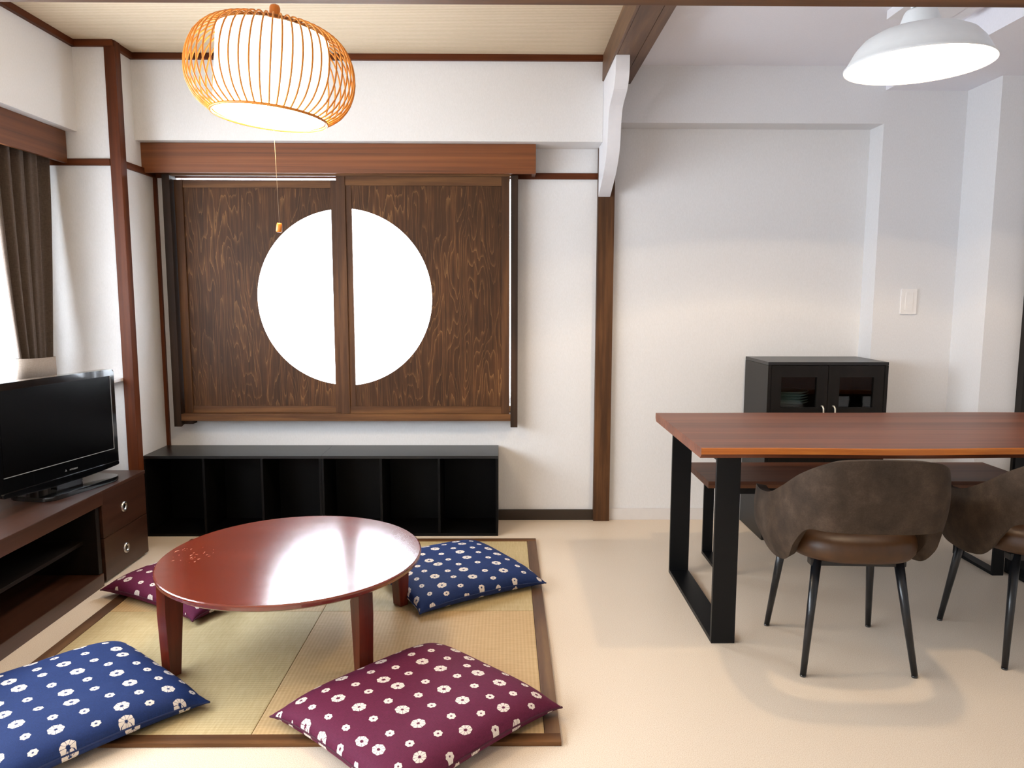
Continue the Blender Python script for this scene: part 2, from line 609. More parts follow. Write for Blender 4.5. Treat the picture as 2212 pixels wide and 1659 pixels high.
def thing(name, label, cat, loc=(0, 0, 0), rz=0.0, group=None):
    o = bpy.data.objects.new(name, None)
    o.empty_display_size = 0.1
    COL.objects.link(o)
    o.location = loc
    o.rotation_euler = (0, 0, rz)
    return tag(o, label, cat, group)


def tag(o, label, cat, group=None, kind=None):
    o['label'] = label
    o['category'] = cat
    if group:
        o['group'] = group
    if kind:
        o['kind'] = kind
    return o


def struct(o, label, cat):
    return tag(o, label, cat, None, 'structure')


def catmull(vals, t):
    n = len(vals) - 1
    i = min(int(t * n), n - 1)
    f = t * n - i
    p0, p1, p2, p3 = vals[max(i - 1, 0)], vals[i], vals[i + 1], vals[min(i + 2, n)]
    return 0.5 * ((2 * p1) + (-p0 + p2) * f + (2 * p0 - 5 * p1 + 4 * p2 - p3) * f * f + (-p0 + 3 * p1 - 3 * p2 + p3) * f ** 3)


# ================================================================== THE ROOM
XL, XR, YB, YF = -2.15, 3.3, 3.925, -1.6
struct(box('floor', (-2.4, 3.5), (-1.8, 4.2), (-0.1, 0.0), M_FLOOR, bevel=0), 'beige speckled vinyl floor', 'floor')
# back wall with the opening behind the sliding screens
wb = struct(grid_wall('wall_back', [-2.4, -1.70, 0.06, 3.5], [-0.05, 0.62, 1.82, 2.6], {(1, 1)}, 'Y', YB, 4.12, M_WALL), 'white papered back wall with window opening', 'wall')
prism('soffit', [(-1.79, 1.945), (0.475, 1.945), (0.475, 2.36), (-1.79, 2.36)], 'Y', 3.741, YB, M_WALL, wb)
prism('soffit', [(0.555, 2.046), (1.868, 2.046), (1.868, 2.36), (0.555, 2.36)], 'Y', 3.788, YB, M_WALLR, wb)
prism('column', [(1.868, 3.788), (2.275, 3.788), (2.275, YB), (1.868, YB)], 'Z', 0, 2.36, M_WALLR, wb)
prism('column', [(-2.3, 3.56), (-1.79, 3.56), (-1.79, YB), (-2.3, YB)], 'Z', 0, 2.4, M_WALL, wb)
wl = struct(grid_wall('wall_left', [-1.8, -0.8, 3.34, 4.2], [-0.05, 0.80, 1.80, 2.6], {(1, 1)}, 'X', -2.32, XL, M_WALL), 'white papered left wall with wide window', 'wall')
box('soffit', (XL, -1.965), (YF, 3.56), (1.945, 2.4), M_WALL, wl, 0)
wr = struct(grid_wall('wall_right', [-1.8, 4.2], [-0.05, 2.6], set(), 'X', XR, 3.5, M_WALLR), 'white papered right wall', 'wall')
box('pilaster', (2.275, XR), (3.53, 4.0), (0, 2.4), M_WALLR, wr, 0)
struct(grid_wall('wall_front', [-2.4, 3.5], [-0.05, 2.6], set(), 'Y', -1.75, YF, M_WALL), 'white papered wall behind the viewer', 'wall')
ce = struct(box('ceiling', (-2.4, 0.50), (-1.8, 4.2), (2.345, 2.55), M_CEIL, bevel=0), 'ribbed beige paper ceiling over the tatami corner', 'ceiling')
cr = struct(box('ceiling_right', (0.50, 3.5), (-1.8, 4.2), (2.318, 2.55), M_CEILR, bevel=0), 'white ceiling over the dining side', 'ceiling')
box('drop', (1.868, XR), (YF, 3.788), (2.204, 2.33), M_CEILR, cr, 0)
# baseboards
struct(box('baseboard_back', (-0.034, 0.476), (3.913, YB), (0, 0.056), M_BASE, bevel=0.001), 'dark brown baseboard right of the cube shelves', 'baseboard')
struct(box('baseboard_right', (0.561, 1.27), (3.915, YB), (0, 0.062), M_BASEW, bevel=0.001), 'white baseboard behind the dining table', 'baseboard')

# timber trims of the shell
t = struct(thing('trim_1', 'reddish brown cornice strip round the ribbed ceiling', 'trim'), 'reddish brown cornice strip round the ribbed ceiling', 'trim')
box('strip', (-1.79, 0.469), (3.721, 3.741), (2.317, 2.345), M_RED, t, 0.001)
box('strip', (-1.79, -1.770), (3.56, 3.741), (2.317, 2.345), M_RED_Y, t, 0.001)
box('strip', (-1.965, -1.770), (3.540, 3.56), (2.317, 2.345), M_RED, t, 0.001)
box('strip', (-1.965, -1.945), (YF, 3.56), (2.317, 2.345), M_RED_Y, t, 0.001)
struct(box('trim_2', (-1.816, -1.766), (3.548, 3.60), (0, 2.345), M_RED_Z, bevel=0.003), 'slim reddish brown post on the corner of the left column', 'trim')
t = struct(thing('trim_3', 'thin reddish brown rail running round the walls at window head height', 'trim'), 'thin reddish brown rail running round the walls at window head height', 'trim')
box('rail', (XL, -1.817), (3.544, 3.56), (1.793, 1.823), M_RED, t, 0.001)
box('rail', (-1.79, -1.776), (3.60, YB), (1.793, 1.823), M_RED_Y, t, 0.001)
box('rail', (-1.776, 0.476), (3.911, YB), (1.793, 1.823), M_RED, t, 0.001)
struct(box('trim_4', (-1.79, -1.774), (3.907, YB), (0, 1.793), M_RED_Z, bevel=0.001), 'thin brown bead in the back left corner', 'trim')
struct(box('trim_5', (0.475, 0.560), (3.888, 3.94), (0, 2.23), M_STAIN_Z, bevel=0.003), 'dark stained wooden post between tatami corner and dining side', 'trim')
t = struct(thing('trim_6', 'dark stained ceiling beam running towards the viewer', 'trim'), 'dark stained ceiling beam running towards the viewer', 'trim')
box('board', (0.469, 0.481), (YF, 3.80), (2.228, 2.36), M_STAIN_Y, t, 0.002)
box('board', (0.482, 0.568), (YF, 3.80), (2.228, 2.25), M_STAIN_Y, t, 0.002)
box('board', (0.570, 0.612), (YF, 3.80), (2.228, 2.36), M_STAIN_Y, t, 0.002)
li = struct(box('trim_7', (-2.15, 3.3), (1.36, 1.497), (1.75, 1.87), M_STAIN_X, bevel=0.003), 'stained wooden lintel across the top of the view', 'trim')

# curved white bracket under the beam
cor = thing('bracket', 'wavy white painted wooden bracket on top of the dark post', 'bracket', (0.505, 3.6, 2.0))
ctrl = [(3.341, 2.228), (3.341, 2.20), (3.347, 2.15), (3.392, 2.10), (3.505, 2.06), (3.548, 2.012), (3.567, 1.93), (3.595, 1.866), (3.668, 1.804), (3.765, 1.754), (3.886, 1.702)]
pts = []
for k in range(61):
    tt = k / 60
    pts.append((catmull([c[0] for c in ctrl], tt), catmull([c[1] for c in ctrl], tt)))
pts += [(3.8875, 1.702), (3.8875, 2.2275), (3.80, 2.2275)]
prism('board', pts, 'X', 0.476, 0.536, M_WHITE_PAINT, cor, 0.002)

# small right hand details of the shell
pl = struct(thing('trim_8', 'flat white ceiling panel beside the dining lamp', 'panel', (1.65, 2.0, 2.3)), 'flat white ceiling panel beside the dining lamp', 'panel')
box('panel', (1.505, 1.60), (YF, 3.08), (2.285, 2.318), M_WHITE_PAINT, pl, 0.002)
box('panel', (1.606, 1.74), (YF, 3.08), (2.281, 2.318), M_WHITE_PAINT, pl, 0.002)
box('panel', (1.746, 1.80), (YF, 3.08), (2.285, 2.318), M_WHITE_PAINT, pl, 0.002)
dr = struct(thing('door_1', 'dark door at the right edge of the view', 'door', (2.8, 3.5, 0)), 'dark door at the right edge of the view', 'door')
box('leaf', (2.50, 3.2), (3.50, 3.53), (0, 2.0), M_CAB, dr, 0.002)
box('frame', (2.452, 2.50), (3.485, 3.53), (0, 2.05), M_CAB, dr, 0.002)

# windows
w1 = struct(thing('window_1', 'bright window in the left wall behind sheer curtain', 'window', (-2.2, 2.1, 1.3)), 'bright window in the left wall behind sheer curtain', 'window')
box('frame', (-2.27, -2.20), (-0.80, 3.34), (0.80, 0.84), M_ALU, w1)
box('frame', (-2.27, -2.20), (-0.80, 3.34), (1.76, 1.80), M_ALU, w1)
for y in (-0.80, 0.55, 1.92, 3.29):
    box('stile', (-2.27, -2.20), (y, y + 0.05), (0.84, 1.76), M_ALU, w1)
for y0, y1 in ((-0.75, 0.55), (0.60, 1.92), (1.97, 3.29)):
    box('pane', (-2.238, -2.232), (y0, y1), (0.84, 1.76), M_GLASS, w1, 0)
box('sill', (XL, -2.09), (-0.85, 3.39), (0.782, 0.80), M_WHITE_PAINT, w1)
struct(box('trim_9', (-2.1, -1.817), (3.43, 3.556), (0.794, 0.808), M_WHITE_PAINT, bevel=0.002), 'narrow white ledge on the left column behind the television', 'ledge')
w2 = struct(thing('window_2', 'frosted window behind the round screen opening', 'window', (-0.82, 4.05, 1.2)), 'frosted window behind the round screen opening', 'window')
box('frame', (-1.70, 0.06), (4.03, 4.09), (0.62, 0.65), M_ALU, w2)
box('frame', (-1.70, 0.06), (4.03, 4.09), (1.803, 1.82), M_ALU, w2)
for x in (-1.70, 0.040):
    box('stile', (x, x + 0.02), (4.03, 4.09), (0.65, 1.803), M_ALU, w2)
for x0, x1 in ((-1.68, -0.83), (-0.83, 0.040)):
    box('pane', (x0, x1 - 0.002), (4.055, 4.061), (0.65, 1.803), M_FROST, w2, 0)

# surround of the screens: jambs, sill, head, feet
ws = struct(thing('window_3', 'dark stained timber surround holding the two sliding screens', 'window frame', (-0.82, 3.88, 1.2)), 'dark stained timber surround holding the two sliding screens', 'window frame')
prism('jamb', [(3.84, 0.522), (3.90, 0.536), (YB, 0.536), (YB, 1.80), (3.84, 1.80)], 'X', -1.715, -1.677, M_DARKSTAIN, ws, 0.001)
prism('jamb', [(3.84, 0.519), (YB, 0.535), (YB, 1.80), (3.84, 1.80)], 'X', 0.030, 0.066, M_DARKSTAIN, ws, 0.001)
box('sill', (-1.677, 0.030), (3.84, YB), (0.552, 0.588), M_STAIN_X, ws)
box('head', (-1.677, 0.030), (3.845, 3.87), (1.795, 1.83), M_STAIN_X, ws, 0.001)
box('head', (-1.677, 0.030), (3.908, YB), (1.803, 1.83), M_STAIN_X, ws, 0.001)
box('foot', (-1.677, -1.63), (3.87, YB), (0.531, 0.552), M_DARKSTAIN, ws)

# curtain boxes
pb = thing('pelmet', 'long brown wooden pelmet over the round window screens', 'pelmet', (-0.83, 3.85, 1.87))
box('front_board', (-1.79, 0.153), (3.795, 3.813), (1.801, 1.944), M_PELM, pb)
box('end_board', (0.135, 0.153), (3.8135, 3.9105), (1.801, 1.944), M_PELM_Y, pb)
box('top_board', (-1.775, 0.134), (3.8135, 3.9105), (1.93, 1.944), M_PELM, pb)
pb2 = thing('pelmet', 'brown wooden pelmet above the curtain on the left wall', 'pelmet', (-2.05, 2.2, 1.87))
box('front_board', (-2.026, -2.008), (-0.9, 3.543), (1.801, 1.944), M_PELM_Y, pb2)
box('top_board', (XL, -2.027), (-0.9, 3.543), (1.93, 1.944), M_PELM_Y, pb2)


# ================================================================== sliding screens
CX, CZ, CR = -0.826, 1.187, 0.452


def screen(label, x0, x1, y0, y1, chord, side, zb, zt, rail_b, rail_t, stile_l, stile_r):
    o = thing('sliding_screen', label, 'screen', ((x0 + x1) / 2, (y0 + y1) / 2, zb), 0, 'sliding wooden screens with half-moon openings')
    if stile_l:
        box('stile', (x0, x0 + stile_l), (y0, y1), (zb, zt), M_STAIN_Z, o)
    if stile_r:
        box('stile', (x1 - stile_r, x1), (y0, y1), (zb, zt), M_STAIN_Z, o)
    xl, xr_ = x0 + stile_l, x1 - stile_r
    box('rail', (xl, xr_), (y0 + 0.003, y1), (zb, rail_b), M_STAIN_X, o)
    box('rail', (xl, xr_), (y0 + 0.003, y1), (rail_t, zt), M_STAIN_X, o)
    yb0, yb1 = y0 + 0.010, y0 + 0.016
    a0 = math.acos((chord - CX) / CR)
    if side < 0:
        angs = [a0 + (2 * PI - 2 * a0) * k / 64 for k in range(65)]
    else:
        angs = [a0 - 2 * a0 * k / 64 for k in range(65)]
    arc = [(CX + CR * math.cos(a), CZ + CR * math.sin(a)) for a in angs]
    if side < 0:
        poly = [(chord, rail_t), (xl, rail_t), (xl, rail_b), (chord, rail_b)] + arc[::-1]
    else:
        poly = [(chord, rail_b), (xr_, rail_b), (xr_, rail_t), (chord, rail_t)] + arc
    prism('plywood_panel', poly, 'Y', yb0, yb1, M_PLY, o)
    if side > 0:
        box('inner_strip', (xl, chord), (y0 + 0.007, y1), (rail_b, rail_t), M_STAIN_Z, o, 0.001)
    prism('paper', arc + ([] if True else []), 'Y', yb1 + 0.001, yb1 + 0.002, M_PAPER, o)
    return o


screen('left dark wooden sliding screen, set back, half-moon opening at its right edge', -1.6755, -0.846, 3.885, 3.907, -0.885, -1, 0.588, 1.780, 0.624, 1.742, 0.043, 0.039)
screen('right dark wooden sliding screen, in front, half-moon opening at its left edge', -0.850, 0.024, 3.853, 3.875, -0.775, 1, 0.588, 1.812, 0.627, 1.750, 0.045, 0.040)


# ================================================================== tatami corner
tat = thing('tatami_floor', 'square of four tatami mats in a dark wooden border on the floor', 'tatami', (-0.69, 2.72, 0))
box('border', (-1.54, 0.153), (1.875, 1.916), (0, 0.012), M_STAIN_X, tat, 0.0015)
box('border', (-1.54, 0.153), (3.530, 3.570), (0, 0.012), M_STAIN_X, tat, 0.0015)
box('border', (-1.54, -1.495), (1.916, 3.530), (0, 0.012), M_STAIN_Y, tat, 0.0015)
box('border', (0.110, 0.153), (1.916, 3.530), (0, 0.012), M_STAIN_Y, tat, 0.0015)
for (a, b, c, d, mm) in ((-1.494, -0.692, 1.917, 2.719, M_TAT_A), (-0.690, 0.109, 1.917, 2.719, M_TAT_B), (-1.494, -0.692, 2.721, 3.529, M_TAT_B), (-0.690, 0.109, 2.721, 3.529, M_TAT_A)):
    box('mat', (a, b), (c, d), (0, 0.0105), mm, tat, 0.0025)
TZ = 0.0125

# round low table
rt = thing('low_table', 'round red-brown low table on the tatami', 'table', (-0.722, 2.475, TZ))
RZ = 0.325 - TZ
prof = [(0.0, RZ), (0.429, RZ), (0.4305, RZ - 0.0003), (0.4335, RZ - 0.0025), (0.434, RZ - 0.006), (0.432, RZ - 0.016), (0.424, RZ - 0.022), (0.0, RZ - 0.022)]
bm = bmesh.new()
seg = 96
rows = []
for r, z in prof[1:-1]:
    rows.append([bm.verts.new((r * math.cos(2 * PI * i / seg), 1.015 * r * math.sin(2 * PI * i / seg), z)) for i in range(seg)])
for k in range(len(rows) - 1):
    for i in range(seg):
        bm.faces.new((rows[k][i], rows[k][(i + 1) % seg], rows[k + 1][(i + 1) % seg], rows[k + 1][i]))
bm.faces.new(rows[0])
bm.faces.new(rows[-1][::-1])
top = from_bm('tabletop', bm, M_RTOP, rt)
for p in top.data.polygons:
    p.use_smooth = False
legp = [(0.030, RZ - 0.022), (0.031, 0.20), (0.024, 0.0), (-0.012, 0.0), (-0.030, 0.235), (-0.030, 0.243), (-0.016, 0.246), (-0.016, RZ - 0.022)]
bm = bmesh.new()
va = [bm.verts.new((p[0], -0.024, p[1])) for p in legp]
vb = [bm.verts.new((p[0], 0.024, p[1])) for p in legp]
bm.faces.new(va)
bm.faces.new(vb[::-1])
for i in range(len(legp)):
    bm.faces.new((va[i], va[(i + 1) % 8], vb[(i + 1) % 8], vb[i]))
bmesh.ops.bevel(bm, geom=list(bm.edges), offset=0.003, segments=2, profile=0.7, affect='EDGES')
leg0 = from_bm('leg', bm, M_RLEG, rt, (-0.325, -0.225, 0))
leg0.rotation_euler = (0, 0, math.radians(235))
for (x, y, a) in ((0.275, -0.235, -52), (0.315, 0.30, 45), (-0.285, 0.295, 135)):
    l2 = leg0.copy()
    COL.objects.link(l2)
    l2.parent = rt
    l2.location = (x, y, 0)
    l2.rotation_euler = (0, 0, math.radians(a))
for (x, y) in ((-0.30, -0.20), (0.25, -0.215)):
    box('hinge', (x - 0.045, x + 0.045), (y + 0.02, y + 0.045), (RZ - 0.034, RZ - 0.0225), M_CHROME, rt, 0.002, local=True)


# ================================================================== cushions
def cushion(label, mat, corner, e1, e2, la, lb, group, seed):
    e1 = Vector(e1).normalized()
    c = Vector(corner) + e1 * la / 2 + Vector(e2).normalized() * lb / 2
    o = thing('floor_cushion', label, 'cushion', (c.x, c.y, TZ), math.atan2(e1.y, e1.x), group)
    sgn = 1 if e1.x * e2[1] - e1.y * e2[0] > 0 else -1
    n = 44
    T, SEAM = 0.056, 0.036
    bm = bmesh.new()
    uvl = bm.loops.layers.uv.new('UVMap')

    def pos(i, k, up):
        u, v = -1 + 2 * i / n, -1 + 2 * k / n
        # denser sampling near the edges
        u, v = math.sin(u * PI / 2), math.sin(v * PI / 2)
        pin = 0.03
        x = u * la / 2 * (1 - pin * (1 - v * v)) * (1.0 + 0.03 * max(0.0, abs(u * v) - 0.9) * 10)
        y = v * lb / 2 * (1 - pin * (1 - u * u)) * (1.0 + 0.03 * max(0.0, abs(u * v) - 0.9) * 10)
        f = max(0.0, (1 - abs(u) ** 4) * (1 - abs(v) ** 4))
        h = f ** 0.38
        nz = noise.noise(Vector((x * 7 + seed, y * 7, 0.3))) * 0.006 * f + noise.noise(Vector((x * 22, y * 22 + seed, 1.3))) * 0.0016 * f
        z = SEAM * (1 - 0.45 * abs(u * v) ** 3) + (T * h + nz if up else -min(SEAM * (1 - 0.45 * abs(u * v) ** 3), 0.045 * h))
        return x, y * sgn, max(z, 0.0005)
    grid = {}
    for up in (1, 0):
        for i in range(n + 1):
            for k in range(n + 1):
                if not up and (i in (0, n) or k in (0, n)):
                    grid[(i, k, 0)] = grid[(i, k, 1)]
                else:
                    grid[(i, k, up)] = bm.verts.new(pos(i, k, up))
    for up in (1, 0):
        for i in range(n):
            for k in range(n):
                q = [(i, k), (i + 1, k), (i + 1, k + 1), (i, k + 1)]
                f = bm.faces.new([grid[(a, b, up)] for a, b in q])
                for lp, (a, b) in zip(f.loops, q):
                    ua, vb_ = math.sin((-1 + 2 * a / n) * PI / 2), math.sin((-1 + 2 * b / n) * PI / 2)
                    # arc-length-like stretch so that the print keeps its size on the sides
                    uu = ua * (la / 2 + 0.035 * abs(ua) ** 6)
                    vv = vb_ * (lb / 2 + 0.035 * abs(vb_) ** 6)
                    lp[uvl].uv = (uu + seed * 0.13 + 3.0, vv + seed * 0.21 + 3.0 + (0.9 if not up else 0))
    from_bm('cover', bm, mat, o, smooth=True)
    # stitched seam round the rim
    rim = []
    for i in range(n + 1):
        rim.append(Vector(pos(i, 0, 1)))
    for k in range(1, n + 1):
        rim.append(Vector(pos(n, k, 1)))
    for i in range(n - 1, -1, -1):
        rim.append(Vector(pos(i, n, 1)))
    for k in range(n - 1, 0, -1):
        rim.append(Vector(pos(0, k, 1)))
    bm = bmesh.new()
    tube_bm(bm, rim, 0.0028, 5, closed=True)
    uvl = bm.loops.layers.uv.new('UVMap')
    from_bm('seam', bm, M_BLUE_PLAIN if mat == M_BLUE else M_MAROON_PLAIN, o, smooth=True)
    return o


M_BLUE_PLAIN = plain('indigo_seam_cotton', '#172a58', 0.8)
M_MAROON_PLAIN = plain('maroon_seam_cotton', '#4a142c', 0.8)
G = 'tie-dyed floor cushions around the low table'
cushion('blue white-ringed floor cushion at the front left, nearest the viewer', M_BLUE, (-1.292, 2.404), (0.416, -0.352), (-0.352, -0.416), 0.56, 0.56, G, 1.0)
cushion('maroon white-ringed floor cushion at the front right of the low table', M_MAROON, (-0.262, 2.405), (0.385, -0.37), (-0.363, -0.46), 0.545, 0.58, G, 2.3)
cushion('blue white-ringed floor cushion behind the low table on its right', M_BLUE, (-0.131, 3.41), (0.292, -0.473), (-0.472, -0.266), 0.56, 0.55, G, 3.1)
cushion('maroon white-ringed floor cushion half under the low table beside the television stand', M_MAROON, (-1.60, 2.878), (0.858, -0.514), (0.514, 0.858), 0.55, 0.55, G, 4.7)


# ================================================================== cube shelves
def cube_shelf(label, x0):
    x1, y0, y1, zt = x0 + 0.877, 3.64, 3.908, 0.411
    o = thing('cube_shelf', label, 'shelf', ((x0 + x1) / 2, 3.77, 0), 0, 'low black cube shelves under the window')
    box('top_board', (x0, x1), (y0, y1), (zt - 0.015, zt), M_BLACKWOOD_X, o, 0.001)
    box('bottom_board', (x0, x1), (y0, y1), (0, 0.015), M_BLACKWOOD, o, 0.001)
    w = (x1 - x0 - 0.012) / 3
    for k in range(4):
        xx = x0 + k * w
        box('side_panel' if k in (0, 3) else 'divider', (xx, xx + 0.012), (y0, y1), (0.0155, zt - 0.0155), M_BLACKWOOD, o, 0.001)
    for k in range(3):
        box('back_panel', (x0 + k * w + 0.0125, x0 + (k + 1) * w - 0.0005), (y1 - 0.006, y1), (0.0155, zt - 0.0155), M_BLACKWOOD, o, 0)


cube_shelf('low black cube shelf in the left corner under the window', -1.788)
cube_shelf('low black cube shelf under the right half of the window', -0.910)

# ================================================================== television stand and television
ts = thing('television_stand', 'dark walnut television stand with two ring-pull drawers along the left wall', 'television stand', (-1.86, 2.65, 0))
FX = -1.664
box('top_board', (-2.06, FX + 0.006), (1.75, 3.018), (0.340, 0.400), M_TV_WOOD, ts, 0.003)
box('plinth', (-2.06, FX + 0.002), (1.75, 3.0), (0.0, 0.055), M_TV_WOOD, ts, 0.003)
box('shelf', (-2.05, FX - 0.06), (1.79, 2.97), (0.185, 0.20), M_TV_SHADED, ts, 0.002)
box('back_panel', (-2.06, -2.05), (1.79, 2.97), (0.056, 0.339), M_TV_SHADED, ts, 0.001)
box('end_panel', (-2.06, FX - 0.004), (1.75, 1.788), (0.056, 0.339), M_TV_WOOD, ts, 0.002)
box('end_panel', (-2.06, FX - 0.004), (2.975, 3.0), (0.056, 0.339), M_TV_SHADED, ts, 0.002)
box('drawer_case', (-2.06, FX - 0.016), (3.02, 3.392), (0.012, 0.382), M_TV_SHADED, ts, 0.002)
box('case_top', (-2.06, FX + 0.002), (3.019, 3.394), (0.3825, 0.3975), M_TV_WOOD, ts, 0.002)
for z0, z1, zk in ((0.196, 0.381, 0.283), (0.012, 0.193, 0.097)):
    d = box('drawer', (FX - 0.0155, FX), (3.021, 3.392), (z0, z1), M_TV_WOOD, ts, 0.002)
    k = lathe('ring_pull', [(0.010, 0.0), (0.013, 0.004), (0.018, 0.006), (0.022, 0.004), (0.023, 0.0)], M_CHROME, d, (0.0078, 3.195 - 3.2065, zk - (z0 + z1) / 2), 24)
    k.rotation_euler = (0, PI / 2, 0)
    h = lathe('pull_recess', [(0.0, -0.0002), (0.0105, 0.0006)], M_TV_BLACK, d, (0.0082, 3.195 - 3.2065, zk - (z0 + z1) / 2), 20)
    h.rotation_euler = (0, PI / 2, 0)
for x in (-2.03, FX - 0.05):
    box('foot', (x - 0.02, x + 0.02), (3.33, 3.37), (0, 0.0115), M_TV_SHADED, ts, 0.002)

# television: local x runs along the screen (towards the far end), local -y faces the room
tv_dir = math.atan2(0.978, 0.208)
TVW = 0.62
far = Vector((-1.729, 3.30, 0))
tvc = far - Vector((math.cos(tv_dir), math.sin(tv_dir), 0)) * TVW / 2
tv = thing('television', 'black flat television standing on the walnut stand', 'television', (tvc.x, tvc.y, 0.4005), tv_dir)


def rrect(x0, x1, z0, z1, r, sag=0.0, nseg=6):
    o = []
    for cx, cz, a0 in ((x1 - r, z1 - r, 0), (x0 + r, z1 - r, 90), (x0 + r, z0 + r, 180), (x1 - r, z0 + r, 270)):
        for k in range(nseg + 1):
            a = math.radians(a0 + 90 * k / nseg)
            o.append((cx + r * math.cos(a), cz + r * math.sin(a)))
    if sag:
        o2 = []
        for i, (x, z) in enumerate(o):
            o2.append((x, z))
            if i == 3 * (nseg + 1) - 1:
                for k in range(1, 12):
                    xx = x0 + r + (x1 - x0 - 2 * r) * k / 12
                    o2.append((xx, z0 - sag * (1 - ((xx - (x0 + x1) / 2) / ((x1 - x0) / 2)) ** 2)))
        o = o2
    return o


h2 = TVW / 2
Z0, Z1 = 0.053, 0.476
prism('casing', rrect(-h2, h2, Z0, Z1, 0.012, 0.016), 'Y', 0.0, 0.045, M_TV_BLACK, tv, 0.005, local=True)
prism('back_cover', rrect(-h2 + 0.05, h2 - 0.05, Z0 + 0.04, Z1 - 0.04, 0.03), 'Y', 0.0455, 0.085, M_TV_BLACK, tv, 0.01, local=True)
prism('screen', rrect(-h2 + 0.028, h2 - 0.028, Z0 + 0.072, Z1 - 0.028, 0.002), 'Y', -0.0012, 0.003, M_TV_SCREEN, tv, local=True)
for nm, (xa, xb, za, zb) in (('screen_trim', (-h2 + 0.026, h2 - 0.026, Z0 + 0.069, Z0 + 0.0715)), ('screen_trim', (h2 - 0.0275, h2 - 0.025, Z0 + 0.069, Z1 - 0.028))):
    box(nm, (xa, xb), (-0.0025, 0.003), (za, zb), M_SILVER, tv, 0.0005, local=True)
prism('speaker_strip', rrect(-h2 + 0.012, h2 - 0.006, Z0 - 0.004, Z0 + 0.012, 0.005, 0.012), 'Y', -0.006, 0.02, M_TV_BLACK, tv, 0.003, local=True)
fc = bpy.data.curves.new('maker_lettering', 'FONT')
fc.body = 'MITSUBISHI'
fc.size = 0.0085
fc.extrude = 0.0003
fc.align_x = 'CENTER'
tmp = bpy.data.objects.new('maker_lettering', fc)
COL.objects.link(tmp)
me = bpy.data.meshes.new_from_object(tmp.evaluated_get(bpy.context.evaluated_depsgraph_get()))
bpy.data.objects.remove(tmp)
lt = link('maker_lettering', me, M_SILVER, tv, (TVW / 2 - 0.262, -0.0008, Z0 + 0.030))
lt.rotation_euler = (PI / 2, 0, 0)
bm = bmesh.new()
for a in (90, 210, 330):
    c = Vector((math.cos(math.radians(a)), math.sin(math.radians(a)), 0)) * 0.0032
    d1 = c.normalized()
    s1 = Vector((-d1.y, d1.x, 0))
    bm.faces.new([bm.verts.new(p) for p in (c - d1 * 0.0032, c + s1 * 0.0018, c + d1 * 0.0032, c - s1 * 0.0018)])
em = from_bm('maker_emblem', bm, M_SILVER, tv, (TVW / 2 - 0.303, -0.0008, Z0 + 0.0335))
em.rotation_euler = (PI / 2, 0, 0)
prism('stand_neck', rrect(TVW / 2 - 0.335, TVW / 2 - 0.195, 0.018, 0.08, 0.005), 'Y', 0.02, 0.05, M_TV_BLACK, tv, 0.003, local=True)
base = []
for k in range(49):
    a = 2 * PI * k / 48
    base.append((TVW / 2 - 0.262 + 0.205 * math.copysign(abs(math.cos(a)) ** 0.25, math.cos(a)), 0.035 + 0.105 * math.copysign(abs(math.sin(a)) ** 0.45, math.sin(a))))
prism('stand_base', base[:-1], 'Z', 0.0, 0.018, M_TV_BLACK, tv, 0.006, local=True)

# ================================================================== curtains
def pleats(name, y0t, y1t, y0b, y1b, zt, zb, x, amp, folds, mat, parent=None, n=160, m=30, depth_fall=1.0, pinch=None):
    bm = bmesh.new()
    rows = []
    for k in range(m + 1):
        tz = k / m
        z = zt + (zb - zt) * tz
        e = pinch(tz) if pinch else tz
        a0, a1 = y0t + (y0b - y0t) * e, y1t + (y1b - y1t) * e
        row = []
        for i in range(n + 1):
            s = i / n
            y = a0 + (a1 - a0) * s
            xx = x + amp * (math.sin(2 * PI * folds * s + 0.6 * math.sin(3 * s + tz)) + 0.35 * math.sin(2 * PI * folds * 2.1 * s + 1.3)) * (0.75 + 0.25 * math.cos(4 * tz))
            row.append(bm.verts.new((xx, y, z)))
        rows.append(row)
    for k in range(m):
        for i in range(n):
            bm.faces.new((rows[k][i], rows[k][i + 1], rows[k + 1][i + 1], rows[k + 1][i]))
    o = from_bm(name, bm, mat, parent, smooth=True)
    return o


cu = thing('curtain', 'brown pleated curtain gathered beside the left window', 'curtain', (0, 0, 0))
dp = pleats('drape', 3.10, 3.49, 3.20, 3.42, 1.925, 0.45, -2.073, 0.025, 4.6, M_CURTAIN, cu, pinch=lambda t: min(1.0, (t / 0.72)) ** 1.6 if t < 0.72 else 1.0 - 0.35 * (t - 0.72) / 0.28)
md = dp.modifiers.new('thickness', 'SOLIDIFY')
md.thickness = 0.003
tb = []
for k in range(49):
    a = 2 * PI * k / 48
    tb.append((-2.073 + 0.043 * math.cos(a), 3.31 + 0.125 * math.copysign(abs(math.sin(a)) ** 0.8, math.sin(a))))
bm = bmesh.new()
ra = [bm.verts.new((p[0], p[1], 0.835 - 0.03 * (p[1] - 3.3))) for p in tb[:-1]]
rb = [bm.verts.new((p[0], p[1], 0.925 - 0.03 * (p[1] - 3.3))) for p in tb[:-1]]
for i in range(48):
    bm.faces.new((ra[i], ra[(i + 1) % 48], rb[(i + 1) % 48], rb[i]))
tbk = from_bm('tieback', bm, M_TIEBACK, cu, smooth=True)
tbk['label'] = 'brown tieback band, pale from painted backlight'
md = tbk.modifiers.new('thickness', 'SOLIDIFY')
md.thickness = 0.004
tag(pleats('sheer_curtain', -0.78, 3.36, -0.78, 3.36, 1.925, 0.83, -2.122, 0.008, 50, M_SHEER, n=600, m=4), 'white sheer curtain glowing across the left window', 'curtain')

